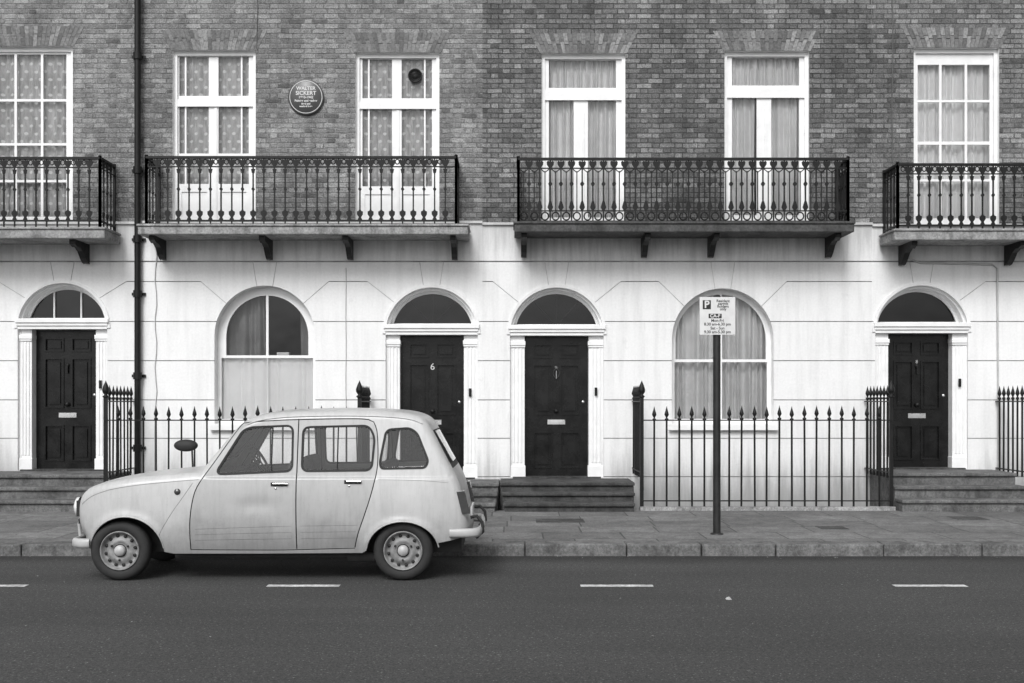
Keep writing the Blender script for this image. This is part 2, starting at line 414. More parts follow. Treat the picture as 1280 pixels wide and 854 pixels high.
        gl.face([(X(a),fy+0.03,Z(d)),(X(b),fy+0.03,Z(d)),(X(b),fy+0.03,Z(c)),(X(a),fy+0.03,Z(c))])
        for (xx0,xx1,zz0,zz1) in ((X(a),X(a)+0.05,Z(d),Z(c)),(X(b)-0.05,X(b),Z(d),Z(c)),(X(a)+0.05,X(b)-0.05,Z(c)-0.06,Z(c))):
            fr.box(xx0,xx1,fy-0.035,fy-0.002,zz0,zz1)
        if st in 'BC': fr.box(X(a)+0.05,X(b)-0.05,fy-0.03,fy-0.002,Z(c+(69 if st=='B' else 57)),Z(c+(60 if st=='B' else 46)))
        if st in 'BC':
            mxp=(a+b)/2; fr.box(X(mxp-1.5),X(mxp+1.5),fy-0.012,fy-0.001,Z(d)+0.02,Z(c+70))
        l,r=X(a)+0.05,X(b)-0.05
        win_sheet(fr,rect(l,r,8.35,9.95),[rect(l+0.07+i*(r-l-0.12)/3,l+0.05+(i+1)*(r-l-0.12)/3,zz,zz+0.68) for i in range(3) for zz in (8.43,9.17)],[],fy)
        gl.face([(l,fy+0.03,8.35),(r,fy+0.03,8.35),(r,fy+0.03,9.95),(l,fy+0.03,9.95)])
        curtain(cu,l,r,8.35,9.95,fy+0.12,0.02,0.1,2)
        fr.box(l-0.05,r+0.05,-0.06,BY+0.1,8.27,8.349)
    # ---- ground arched windows
    wy=0.17
    for (cx,cy,r,pyb,st) in arches:
        R=r/85.3; C=X(cx); zc=Z(cy); zb_=Z(pyb)
        ri=R-(0.13 if st=='L' else 0.075); m=0.018
        zs=Z(446 if st=='L' else 451,wy)
        def half(sg):
            a0=math.acos(m/ri); pts=[(C+sg*m,zs+0.02),(C+sg*ri,zs+0.02)]
            for i in range(15):
                t=a0*i/14; pts.append((C+sg*ri*math.cos(t),zc+ri*math.sin(t)))
            return pts if sg>0 else pts[::-1]
        rl=R-0.06
        panes=[half(-1),half(1),rect(C-rl,C-(m if st=='R' else 0.004),zb_+0.07,zs-0.02),rect(C+(m if st=='R' else 0.004),C+rl,zb_+0.07,zs-0.02)]
        base=arch(C,zc,R-0.001,zb_)
        win_sheet(fr,base,panes,[],wy,0.05)
        gl.face([(x,wy+0.035,z) for x,z in base])
        fr.box(C-R-0.05,C+R+0.05,-0.07,wy,zb_-0.09,zb_-0.004)
        if st=='L':
            curtain(cu,C-R,C+R,zb_,zs+0.0,wy+0.08,0.012,0.13,2)
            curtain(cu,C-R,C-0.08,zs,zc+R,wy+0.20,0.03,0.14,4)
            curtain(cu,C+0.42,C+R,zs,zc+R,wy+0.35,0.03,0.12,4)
            cu.box(C+0.12,C+0.30,wy+0.10,wy+0.2,zs,zs+0.07,1)
        else:
            curtain(cu,C-R,C-0.02,zb_,zc+R,wy+0.14,0.045,0.115,3); curtain(cu,C+0.01,C+R,zb_,zc+R,wy+0.15,0.045,0.115,3)
    fr.obj('window_frames',[MP],H); gl.obj('window_glass',[MGL],H)
    cu.obj('curtains',[MLACE,MCUR,MCURL,MCUR2,MCURD],H)
    # ---- doors
    for (cx,cy,r,pyb,nm) in doors:
        R=r/85.3; C=X(cx); zc=Z(cy); zb_=Z(pyb,0.2); hw=0.455
        mb=MB()
        for sg in (-1,1):
            xo=C+sg*(R-0.001); xi=C+sg*(hw+0.015)
            mb.box(xo,xi,0.055,0.24,zb_,zc-0.02)
            w=abs(xo-xi)
            for k in range(3):
                xc=min(xo,xi)+w*(0.25+0.25*k); mb.box(xc-0.012,xc+0.012,0.043,0.056,zb_+0.22,zc-0.2)
            mb.box(xo,xi-sg*0.012,0.03,0.2,zb_+0.001,zb_+0.17); mb.box(xo,xi-sg*0.012,0.025,0.2,zc-0.16,zc-0.10); mb.box(xo,xi-sg*0.006,0.035,0.2,zc-0.19,zc-0.163)
        mb.box(C-R-0.025,C+R+0.025,-0.05,0.24,zc+0.075,zc+0.135); mb.box(C-R-0.01,C+R+0.01,-0.03,0.24,zc+0.03,zc+0.0745); mb.box(C-R,C+R,-0.01,0.24,zc-0.019,zc+0.0295)
        yy=0.2; ri=R-0.075; zf=zc+0.135
        a0=math.asin(0.16/ri)
        pts=[(C+ri*math.cos(a0+(math.pi-2*a0)*i/24),zc+ri*math.sin(a0+(math.pi-2*a0)*i/24)) for i in range(25)]
        a1=math.asin(0.1355/(R+0.0)); po=[(C+R*math.cos(a1+(math.pi-2*a1)*i/30),zc+R*math.sin(a1+(math.pi-2*a1)*i/30)) for i in range(31)]
        mb.relief([(po,yy,0),(pts,yy+0.04,0,True)])
        if nm=='A':
            for bx in (-0.2,0.2):
                zt_=zc+math.sqrt(ri*ri-bx*bx)
                mb.box(C+bx-0.01,C+bx+0.01,yy-0.005,yy+0.03,zf,zt_)
        if nm in ('C','6'):
            for k in (-1,0,1):
                mb.cyl((C,yy+0.045,zf),(C+k*0.32,yy+0.045,zc+ri*(0.95 if k==0 else 0.8)),0.006,5,1)
        mb.obj('door_surround',[MP,MIRON],H,bevel=0.005)
        g=MB(); g.face([(x,yy+0.03,z) for x,z in po]); g.obj('fanlight_glass',[MGL],H)
        d=MB(); dy=0.21; dt=zc-0.02
        hgt=dt-zb_
        regs=[(rect(C-hw-0.02,C+hw+0.02,zb_+0.01,dt),dy,0)]
        for sg in (-1,1):
            xa=C+sg*0.055; xb=C+sg*(hw-0.11); xl,xr=min(xa,xb),max(xa,xb)
            for (f0,f1) in ((0.06,0.32),(0.44,0.80),(0.845,0.945)):
                z0=zb_+hgt*f0; z1=zb_+hgt*f1
                regs.append((rect(xl,xr,z0,z1),dy-0.016,0)); regs.append((rect(xl+0.02,xr-0.02,z0+0.02,z1-0.02),dy+0.022,0)); regs.append((rect(xl+0.06,xr-0.06,z0+0.06,z1-0.06) if f1-f0>0.15 else rect(xl+0.05,xr-0.05,z0+0.05,z1-0.05),dy+0.002,0))
        d.relief(regs)
        zl=zb_+hgt*0.39
        d.box(C-0.13,C+0.13,dy-0.012,dy-0.001,zl-0.035,zl+0.035,1); d.box(C-0.10,C+0.10,dy-0.018,dy-0.0125,zl-0.018,zl+0.018,1)
        d.lathe([(0.0,-0.06),(0.03,-0.055),(0.035,-0.035),(0.012,-0.02),(0.012,0)],(C,dy-0.0,zl+0.16),(0,1,0),12,2)
        d.lathe([(0.022,0),(0.022,-0.012),(0,-0.014)],(C+hw-0.06,dy,zl+0.3),(0,1,0),12,1)
        if nm=='C':
            d.tube([(C+0.045*math.cos(t*math.pi/8),dy-0.03,zl+0.72+0.065*math.sin(t*math.pi/8)) for t in range(16)],0.007,6,3,True)
            d.lathe([(0.03,0),(0.025,-0.03),(0,-0.05)],(C,dy,zl+0.80),(0,1,0),12,1)
            d.cyl((C,dy-0.03,zl+0.64),(C,dy-0.03,zl+0.76),0.007,6,1)
        elif nm!='6':
            d.lathe([(0.03,0),(0.026,-0.025),(0,-0.03)],(C,dy,zl+0.74),(0,1,0),12,2); d.box(C-0.012,C+0.012,dy-0.04,dy-0.02,zl+0.62,zl+0.74,2)
        d.box(C-R+0.04,C+R-0.04,-0.02,0.33,zb_-0.02,zb_+0.012,3)
        d.obj('front_door',[MDOOR,MBRASS,MIRON,MSTEP],H,bevel=0.0)
        if nm=='6': text('door_number','6',0.14,(C,dy-0.004,zl+0.82),MBRASS,H)
        if nm=='D': text('door_number','8',0.07,(C,dy-0.004,zl+0.80),MBRASS,H)
        bb=MB(); bb.box(C+R-0.13,C+R-0.09,0.015,0.034,zb_+1.2,zb_+1.32,0); bb.obj('door_bell',[MIRON],H,bevel=0.004)
    # ---- shell & rooms
    mb=MB(); yb=7.5
    mb.box(x0+0.01,x1-0.01,yb,yb+0.3,-1.6,TOPZ)
    mb.box(x0+0.001,x0+0.12,0.31,yb-0.01,-1.6,TOPZ-0.01); mb.box(x1-0.12,x1-0.001,0.31,yb-0.01,-1.6,TOPZ-0.01)
    for z in (0.2,3.95,7.9): mb.box(x0+0.13,x1-0.13,0.315,yb-0.02,z-0.15,z)
    mb.box(x0+0.13,x1-0.13,2.6,2.7,0.21,7.7)
    mb.obj('inner_walls_and_floors',[MROOM],H)
    mb=MB(); mb.box(x0,x1,-0.06,0.45,TOPZ,TOPZ+0.12,0); mb.box(x0,x1,0.46,yb+0.3,TOPZ-0.15,TOPZ,1); mb.obj('parapet_and_roof',[MSLAB,MCONC],H)
    # ---- balcony
    (ba,bb_,ptop,pfl,pslt,pslb,sa,sb,sty,dark,brk)=balc
    fyb=-0.62; sy=-0.70
    mb=MB(); z0=Z(pslb,sy); z1=Z(pslt,sy)
    mb.box(X(sa,sy),X(sb,sy),sy,-0.04,z0,z1); mb.box(X(sa,sy)-0.015,X(sb,sy)+0.015,sy-0.02,-0.04,z1,z1+0.035)
    mb.obj('balcony_slab',[MSLABD if dark else MSLAB],H,bevel=0.012)
    mb=MB()
    for bp in brk:
        xc=X(bp,-0.4); t=0.04
        pr=[(-0.04,z0-0.001),(-0.60,z0-0.001),(-0.60,z0-0.06),(-0.5,z0-0.09),(-0.42,z0-0.08),(-0.3,z0-0.13),(-0.2,z0-0.22),(-0.12,z0-0.27),(-0.04,z0-0.28)]
        n=len(pr); vs=[(xc-t,p[0],p[1]) for p in pr]+[(xc+t,p[0],p[1]) for p in pr]
        mb.raw(vs,[tuple(range(n)),tuple(range(2*n-1,n-1,-1))]+[(i,(i+1)%n,(i+1)%n+n,i+n) for i in range(n)])
    mb.obj('balcony_brackets',[MIRON],H,bevel=0.006)
    mb=MB(); zt_=Z(ptop,fyb); zf=Z(pfl,fyb); base=z1+0.036
    xa,xb=X(ba,fyb),X(bb_,fyb)
    segs=[((xa,fyb),(xb,fyb))]
    if ba>-200: segs.append(((xa,-0.03),(xa,fyb)))
    if bb_<1400: segs.append(((xb,fyb),(xb,-0.03)))
    for (p,q) in segs:
        L=math.hypot(q[0]-p[0],q[1]-p[1]); horiz=abs(q[0]-p[0])>abs(q[1]-p[1])
        def rail(z,h,w):
            if horiz: mb.box(p[0],q[0],fyb-w,fyb+w,z-h,z+h)
            else: mb.box(p[0]-w,p[0]+w,min(p[1],q[1]),max(p[1],q[1]),z-h*0.98,z+h*0.98)
        rail(zt_,0.017,0.026); rail(zf,0.012,0.014); rail(zt_-0.13,0.008,0.010)
        if sty==2: rail(zf+0.15,0.008,0.01)
        n=max(3,int(round(L/0.152))); dx=(q[0]-p[0])/n; dyy=(q[1]-p[1])/n
        ux=Vector((dx,dyy,0)).normalized()
        def flat(cx_,cy_,z,pts,th=0.006):
            nrm=Vector((-ux.y,ux.x,0))*th; c=Vector((cx_,cy_,z))
            a_=[c+ux*u+Vector((0,0,w))+nrm for u,w in pts]; b_=[c+ux*u+Vector((0,0,w))-nrm for u,w in pts]; k=len(pts)
            mb.raw(a_+b_,[tuple(range(k)),tuple(range(2*k-1,k-1,-1))]+[(i,i+k,(i+1)%k+k,(i+1)%k) for i in range(k)])
        for i in range(n+1):
            cx_=p[0]+dx*i; cy_=p[1]+dyy*i
            thick=0.018 if i in (0,n) else 0.0095
            mb.box(cx_-thick,cx_+thick,cy_-thick*1.02,cy_+thick*1.02,base,zt_-0.005)
            if thick>0.011: 
                mb.lathe([(0.02,0),(0.026,0.01),(0.02,0.025),(0,0.03)],(cx_,cy_,zt_+0.015),(0,0,1),8); continue
            flat(cx_,cy_,zt_-0.13,[(-0.014,0.0),(0.014,0.0),(0.048,0.05),(0.053,0.085),(0.032,0.108),(0.012,0.09),(0,0.118),(-0.012,0.09),(-0.032,0.108),(-0.053,0.085),(-0.048,0.05)])
            if sty==1:
                flat(cx_,cy_,zf,[(-0.04,0.0),(0.04,0.0),(0.016,0.05),(0.042,0.09),(0.042,0.13),(0.018,0.14),(0,0.19),(-0.018,0.14),(-0.042,0.13),(-0.042,0.09),(-0.016,0.05)])
                flat(cx_,cy_,(zt_+zf)/2,[(0,-0.04),(0.024,0),(0,0.04),(-0.024,0)],0.012)
                flat(cx_,cy_,zt_-0.16,[(-0.018,-0.06),(0.018,-0.06),(0.03,0.0),(-0.03,0.0)],0.006)
            else:
                flat(cx_,cy_,zf+0.15,[(-0.012,0),(0.012,0),(0.04,0.05),(0.02,0.12),(0,0.17),(-0.02,0.12),(-0.04,0.05)])
                flat(cx_,cy_,(zt_+zf)/2+0.09,[(0,-0.05),(0.03,0),(0,0.05),(-0.03,0)],0.010)
            mx_,my_=cx_-dx/2,cy_-dyy/2
            c=Vector((mx_,my_,0))
            if sty==2:
                mb.tube([c+ux*0.05*math.cos(t*math.pi/6)+Vector((0,0,zf+0.075+0.055*math.sin(t*math.pi/6))) for t in range(12)],0.010,4,0,True)
                mb.tube([c+ux*-0.07+Vector((0,0,zt_-0.13)),c+ux*0.0+Vector((0,0,zt_-0.19)),c+ux*0.07+Vector((0,0,zt_-0.13))],0.008,4)
                mb.box(mx_-0.007,mx_+0.007,my_-0.0072,my_+0.0072,zf+0.15,zt_-0.17)
            else:
                mb.tube([c+ux*0.028*math.cos(t*math.pi/5)+Vector((0,0,zt_-0.06+0.035*math.sin(t*math.pi/5))) for t in range(10)],0.008,4,0,True)
    mb.obj('balcony_railing',[MIRON],H)
    return H

HA=build_house(-560,171,MBk_L,MS,[(-244,-140,57,278,'A'),(-14,90,57,278,'A')],[(-110,420,63,530,'L')],[(78,410,56,587,'A')],
   (-262,125,198,276,287,298,-275,131,1,False,[-130,-30,97]),280)
HB=build_house(171,603,MBk_L,MS,[(215,319,62,278,'B'),(444,549,65,278,'B')],[(331,420,63,530,'L')],[(539.5,417,57.5,597,'6')],
   (183,570,197,276,283,293,172,585,1,False,[195,331,434,567]),279)
HC=build_house(603,1090,MBk_D,MSB,[(677,782,66,278,'C'),(906,1012,63,278,'C')],[(903.5,424,63.5,530,'R')],[(696,418,58.5,596,'C')],
   (648,1060,199,277,280,290,643,1068,2,True,[655,808,893,1043]),281)
HD=build_house(1090,1800,MBk_R,MS,[(1143,1250,59,280,'D'),(1373,1480,59,280,'D')],[(1390,420,63,530,'R')],[(1152,415,58,585,'D')],
   (1122,1520,206,282,289,300,1118,1530,1,False,[1137,1272,1400]),283)

mb=MB(); c=(X(519,0.12),0.118,Z(95,0.12))
mb.lathe([(0.105,0.01),(0.105,-0.02),(0.09,-0.025),(0.085,-0.008),(0.03,-0.008),(0.03,-0.02),(0,-0.022)],c,(0,1,0),24)
for k in range(8):
    t=k*math.pi/8; mb.cyl((c[0]-0.09*math.cos(t),0.10,c[2]-0.09*math.sin(t)),(c[0]+0.09*math.cos(t),0.10,c[2]+0.09*math.sin(t)),0.005,4)
mb.obj('window_vent',[MIRON],HB)

# plaque
PL=empty('commemorative_plaque'); c=(X(382.5),BY,Z(121.5))
mb=MB(); mb.lathe([(0.262,0.0),(0.262,-0.03),(0.255,-0.036),(0,-0.036)],c,(0,1,0),48,0); mb.lathe([(0.240,-0.0362),(0.240,-0.039),(0.232,-0.039),(0.232,-0.0362)],c,(0,1,0),48,1,False)
mb.obj('disc',[MPLQ,MWHITE],PL)
yy=BY-0.0385
for s,z,b in (('WALTER',0.072,0.125),('SICKERT',0.080,0.055),('1860-1942',0.050,-0.005),('Painter and etcher',0.044,-0.055),('lived and',0.036,-0.10),('worked here',0.036,-0.137)):
    text('inscription',s,z,(c[0],yy,c[2]+b),MWHITE,PL,bold=0.0012)

# drainpipe
mb=MB(); xx=X(174); mb.cyl((xx,-0.075,0.3),(xx,-0.075,11.1),0.045,14); mb.cyl((xx,-0.075,-1.4),(xx,-0.075,0.3),0.05,14)
for py in (-60,72,214,300,368,470,560): mb.cyl((xx,-0.075,Z(py)-0.05),(xx,-0.075,Z(py)+0.05),0.062,14); mb.box(xx-0.1,xx+0.1,-0.03,-0.004,Z(py)-0.02,Z(py)+0.02)
mb.obj('drainpipe',[MIRON])
def cable(pts,r,mat,name):
    m=MB(); m.tube(pts,r,6); m.obj(name,[mat])
def wavy(px,p0,p1,y,amp=0.008,n=14):
    return [(X(px)+amp*math.sin(i*1.7),y,Z(p0+(p1-p0)*i/n)) for i in range(n+1)]
MCAB=simple('cable_mat',0.10,0.6,0.2,9)
cable(wavy(1116,-300,300,BY-0.012),0.010,MCAB,'wall_cable')
cable(wavy(321,-300,60,BY-0.010),0.006,MCAB,'wall_cable')
cable(wavy(432.5,335,640,-0.010,0.003),0.005,simple('grey_cable_mat',0.45,0.6,0.1,9),'wall_cable')
cable(wavy(195,305,520,-0.012,0.015)+[(X(193),-0.012,Z(640))],0.007,simple('painted_cable_mat',0.5,0.6,0.1,9),'wall_cable')
cable([(X(1120),-0.02,Z(302)),(X(1126),-0.02,Z(320)),(X(1150),-0.02,Z(329)),(X(1240),-0.02,Z(331)),(X(1246),-0.02,Z(336)),(X(1247),-0.02,Z(500)),(X(1247),-0.02,Z(640))],0.014,simple('painted_pipe_mat',0.5,0.6,0.1,9),'wall_pipe')

# ------------------------------------------------------------ ground
xyz=lambda z: (lambda x,y,d:(x,y,z+d))
mb=MB(); mb.relief([(rect(-500,500,-500,500),0,0),(rect(X(-560),X(1800),-1.2,7.8),0,0,True)],to3=xyz(-0.012)); mb.obj('ground',[MGROUND])
mb=MB(); mb.face([(-120,-16,0),(120,-16,0),(120,-4.99,0),(-120,-4.99,0)]); mb.obj('road',[MROAD])
mb=MB(); mb.box(-120,120,-4.72,-1.28,-0.01,0.12); mb.obj('pavement',[MFLAG])
mb=MB(); mb.box(-120,120,-20,-16.3,-0.01,0.12); mb.obj('pavement',[MFLAG])
mb=MB(); x=-30.0
while x<30:
    L=random.uniform(0.75,1.15); dz=random.uniform(-0.006,0.005); dy=random.uniform(-0.008,0.008)
    mb.box(x+0.005,x+L-0.005,-5.0+dy,-4.721,-0.1,0.126+dz); mb.box(x+0.005,x+L-0.005,-16.298,-16.0+dy,-0.1,0.126+dz); x+=L
mb.obj('kerb',[MKERB],bevel=0.018,seg=3)
mb=MB()
for k in range(-6,9):
    xc=(771+391.7*k-640)/(F/10.05)
    n=14; up=[];dn=[]
    for i in range(n+1):
        xx_=xc-0.315+0.63*i/n; up.append((xx_,-6.89+random.uniform(-.006,.004),0.004)); dn.append((xx_,-7.0+random.uniform(-.004,.006),0.004))
    for i in range(n): mb.face([dn[i],dn[i+1],up[i+1],up[i]])
mb.obj('road_marking',[MLINE])
mb=MB()
for (px,y,w,h) in ((1040,-3.4,0.16,0.16),(700,-2.6,0.3,0.22),(470,-3.3,0.25,0.2),(1210,-2.3,0.2,0.2)):
    xc=X(px,y); mb.box(xc-w,xc+w,y-h,y+h,0.1,0.124); 
mb.obj('utility_cover',[MSTEP],bevel=0.004)
mb=MB()
for i in range(420):
    q=random.random()
    if q<0.6: x=random.uniform(-9,9); y=-5.03-abs(random.gauss(0,0.12)); z=0.006
    elif q<0.8: x=random.uniform(-8,8); y=random.uniform(-9.5,-5.2); z=0.006
    else: x=random.uniform(-9,9); y=random.uniform(-4.7,-1.4); z=0.126
    a=random.uniform(0,6.28); r=random.uniform(0.006,0.018)
    pts=[(x+r*math.cos(a+t)*(1 if t in(0,) else 0.6),y+r*math.sin(a+t)*0.7,z+random.uniform(0,0.008)) for t in (0,1.6,3.1,4.7)]
    mb.face(pts,random.choice((0,0,1,2)))
mb.obj('litter',[MCONC,MKERB,MSTEP])
mb=MB(); cx0=X(910,-7.6); mb.prism([(cx0-0.022,0.002),(cx0+0.022,0.002),(cx0+0.008,0.02),(cx0-0.01,0.014)],-7.65,-7.6); mb.obj('paper_scrap',[MLINE])
mb=MB(); mb.box(X(-560),X(1800),-1.2,-0.0,-1.62,-1.5); mb.box(X(-560),X(1800),-1.28,-1.2,-1.62,0.115); mb.obj('basement_area',[MCONC])

# ------------------------------------------------------------ steps
def steps(xa,xb,zt,mat,n=3,shrink=0.0):
    mb=MB(); rs=(zt-0.12)/n
    for k in range(n):
        z1=zt-rs*k; yf=-0.85-0.30*k; yb=0.0 if k==0 else -0.85-0.30*(k-1)+0.001
        sh=shrink*k
        mb.box(xa+sh,xb-sh,yf+0.02,yb-0.002,-1.45 if k==0 else 0.0,z1-0.05); mb.box(xa+sh-0.01,xb-sh+0.01,yf-0.012,yb-0.004,z1-0.0495,z1)
    mb.obj('doorsteps',[mat],bevel=0.014,seg=2)
steps(-7.75,-5.60,Z(587,0.2)-0.01,MSTEPL)
steps(-2.02,-0.19,Z(597,0.2)-0.01,MSTEPL,3,0.02)
steps(-0.16,1.70,Z(596,0.2)-0.01,MSTEP,3,0.03)
steps(5.24,7.02,Z(585,0.2)-0.01,MSTEPL)

# ------------------------------------------------------------ fences
def bar(mb,x,y,z0,z1,r=0.0135,big=1.0):
    dx=random.uniform(-.006,.006)
    mb.cyl((x+dx,y,z0),(x,y,z1-0.2*big),r,6)
    mb.lathe([(0.010,0),(0.026,0.012),(0.026,0.028),(0.010,0.04),(0.014,0.055),(0.031,0.085),(0.026,0.11),(0.011,0.16),(0.0,0.205)],(x,y,z1-0.205*big),(0,0,1),8)
def fence(xa,xb,retL,retR):
    mb=MB(); y=-1.2; zt=1.545; zr=1.345; base=0.17
    mb.box(xa-0.03,xb+0.03,y-0.075,y+0.075,0.10,base,1)
    mb.box(xa,xb,y-0.018,y+0.018,zr-0.008,zr+0.008); mb.box(xa,xb,y-0.016,y+0.016,base+0.07,base+0.085)
    n=int(round((xb-xa)/0.172))
    for i in range(1,n): bar(mb,xa+(xb-xa)*i/n+random.uniform(-.004,.004),y+random.uniform(-.003,.003),base,zt+random.uniform(-.008,.008))
    for ok,x in ((retL,xa),(retR,xb)):
        if not ok: continue
        m=8
        mb.box(x-0.018,x+0.018,y,-0.02,1.60-0.008,1.60+0.008); mb.box(x-0.016,x+0.016,y,-0.02,0.62,0.635)
        for i in range(m):
            yy=y+0.02+i*0.15; 
            if i==0:
                mb.box(x-0.024,x+0.024,yy-0.024,yy+0.024,base,1.66); mb.lathe([(0.03,0),(0.045,0.02),(0.02,0.04),(0.045,0.08),(0.05,0.11),(0.03,0.17),(0,0.24)],(x,yy,1.65),(0,0,1),10)
            else: bar(mb,x,yy,0.55,1.83)
    mb.obj('iron_fence',[MIRON,MSLAB])
fence(-5.54,-2.08,True,True)
fence(1.77,5.17,True,True)
fence(7.09,X(1800),True,False)
fence(X(-560),-7.82,False,True)

# ------------------------------------------------------------ parking sign
SG=empty('parking_sign'); sy=-4.07; s=F/(sy-CY); px_=(896-640)/s
zt=CH+(502-372)/s; zb=CH+(502-419)/s
mb=MB(); mb.cyl((px_,sy,0.10),(px_,sy,zt+0.01),0.042,20); mb.lathe([(0.044,0),(0.03,0.018),(0,0.022)],(px_,sy,zt+0.01),(0,0,1),16)
mb.lathe([(0.075,0),(0.07,0.015),(0.043,0.02)],(px_,sy,0.12),(0,0,1),16)
mb.obj('pole',[MPOLE],SG)
mb=MB(); xl=(873.5-640)/s; xr=(918-640)/s; yf=sy-0.055
mb.box(xl,xr,yf,yf+0.006,zb,zt); mb.box(px_-0.06,px_+0.06,yf+0.0065,sy-0.03,zb+0.08,zb+0.11,1); mb.box(px_-0.06,px_+0.06,yf+0.0065,sy-0.03,zt-0.11,zt-0.08,1)
mb.obj('plate',[MWHITE,MIRON],SG,bevel=0.002)
mb=MB(); yk=yf-0.0015
mb.box(xl+0.035,xl+0.125,yk,yf-0.0003,zt-0.135,zt-0.035); mb.box(xl+0.10,xl+0.245,yk,yf-0.0003,zt-0.235,zt-0.185)
mb.obj('black_panels',[MBLK],SG)
text('letter_p','P',0.11,(xl+0.08,yk-0.001,zt-0.085),MWHITE,SG,bold=0.003)
text('zone_text','CA-F',0.052,(xl+0.172,yk-0.001,zt-0.21),MWHITE,SG,bold=0.0015)
for s_,z_,x_ in (('Resident',0.032,0),('permit',0.062,0),('holders',0.092,0),('only',0.122,0)): text('sign_text',s_,0.042,(xl+0.26,yf-0.001,zt-z_-0.012),MBLK,SG,bold=0.0008)
cxs=(xl+xr)/2
for s_,z_ in (('Mon-Fri',0.262),('8.30 am-6.30 pm',0.302),('Sat - Sun',0.346),('9.30 am-5.30 pm',0.388)): text('sign_text',s_,0.044,(cxs,yf-0.001,zt-z_),MBLK,SG,bold=0.0008)

# ------------------------------------------------------------ car
CAR=empty('parked_car'); SC=140.8; YC=-5.96
cu_=lambda px:(px-640)/SC
cz_=lambda py:CH-(py-HZ)/SC
def C2(p): return (cu_(p[0]),cz_(p[1]))
top=[(98,670),(92,660),(90,648),(90,636),(92,626),(97,618),(106,611),(120,606),(140,602),(165,598),(200,594.5),(230,592),(246,590.5),(252,584),(262,571),(276,553),(289,537),(297,529),(308,523),(325,518.5),(350,515.5),(385,514),(425,513.5),(460,514),(490,515.5),(510,518),(523,522),(531,528),(538,539),(547,556),(558,577),(568,595),(574,609),(578,625),(582,645),(585,662),(584,672)]
def cat(pts,step):
    P=[Vector(p) for p in pts]; out=[]
    for i in range(len(P)-1):
        p0=P[max(i-1,0)];p1=P[i];p2=P[i+1];p3=P[min(i+2,len(P)-1)]
        n=max(1,int(math.ceil((p2-p1).length/step)))
        for k in range(n):
            t=k/n; out.append(0.5*((2*p1)+(p2-p0)*t+(2*p0-5*p1+4*p2-p3)*t*t+(3*p1-p0-3*p2+p3)*t**3))
    out.append(P[-1]); return out
TP=cat([C2(p) for p in top],0.03)
sil=[tuple(p) for p in TP]
ra=(503,690,45.5,38); fa=(156,692,48,46)
def arc(a,t0,t1,n=18): return [C2((a[0]+a[2]*math.cos(t0+(t1-t0)*i/n),a[1]-a[3]*math.sin(t0+(t1-t0)*i/n))) for i in range(n+1)]
bottom=[C2((566,676))]+arc(ra,math.radians(16),math.radians(178))+[C2((452,692)),C2((330,693)),C2((215,693))]+arc(fa,math.radians(2),math.radians(170))+[C2((104,682))]
outline=sil+bottom
def sm(t): t=max(0,min(1,t)); return t*t*(3-2*t)
segs_=[(TP[i],TP[i+1]) for i in range(len(TP)-1)]
def dpath(x,z):
    best=9
    for a,b in segs_:
        if abs(a.x-x)>0.14 or abs(a.y-z)>0.14: continue
        d=b-a; t=((x-a.x)*d.x+(z-a.y)*d.y)/d.length_squared; t=max(0,min(1,t))
        q=math.hypot(a.x+d.x*t-x,a.y+d.y*t-z)
        if q<best: best=q
    return best
RF=0.07
def Ys(x,z,d=None):
    px=x*SC+640; py=HZ-(z-CH)*SC
    w=0.735
    if z<0.62: w-=0.05*((0.62-z)/0.4)**2
    else: w-=0.028*min(1,(z-0.62)/0.31)**2
    w-=0.020*sm((z-0.905)/0.035)*sm((px-240)/30)
    if z>0.94: w-=0.12*(z-0.94)/0.58
    w-=0.12*max(0,min(1,(158-px)/68))**2
    w-=0.055*max(0,min(1,(px-515)/70))**2
    for a in (ra,fa):
        q=math.hypot((px-a[0])/a[2],(py-a[1])/a[3])
        w+=0.016*math.exp(-((q-1.0)/0.13)**2)
    w-=0.012*math.exp(-(((px-318)/22)**2+((py-632)/9)**2))
    if d is None: d=dpath(x,z)
    if d<RF: w-=RF*(1-math.sqrt(max(0,1-(1-d/RF)**2)))
    return w
def inside(p,poly):
    x,y=p; c=False; n=len(poly)
    for i in range(n):
        x1,y1=poly[i];x2,y2=poly[i-1]
        if (y1>y)!=(y2>y) and x<(x2-x1)*(y-y1)/(y2-y1)+x1: c=not c
    return c
def rnd(pts,r=6,n=5):
    out=[];N=len(pts)
    for i in range(N):
        p=Vector(pts[i]);a=Vector(pts[i-1])-p;b=Vector(pts[(i+1)%N])-p
        ra_=min(r,a.length*0.45,b.length*0.45); A=p+a.normalized()*ra_; B=p+b.normalized()*ra_
        for k in range(n+1):
            t=k/n; out.append(tuple((1-t)**2*A+2*t*(1-t)*p+t*t*B))
    return out
def off(pts,d):
    n=len(pts); ar=sum(pts[i][0]*pts[(i+1)%n][1]-pts[(i+1)%n][0]*pts[i][1] for i in range(n)); sg=1 if ar>0 else -1; out=[]
    for i in range(n):
        a=Vector(pts[i-1]);b=Vector(pts[(i+1)%n]); t=(b-a).normalized(); nn=Vector((t.y,-t.x))*sg
        out.append(tuple(Vector(pts[i])+nn*d))
    return out
wins_px=[rnd([(269,592),(300,540),(310,536),(361,534),(362,588)],7),
         rnd([(377,536),(458,534),(465,548),(462,587),(377,588)],7),
         rnd([(482,539),(510,537),(519,543),(533,577),(530,584),(476,585),(475,578)],6)]
winp=[[C2(p) for p in w] for w in wins_px]
extra=[]
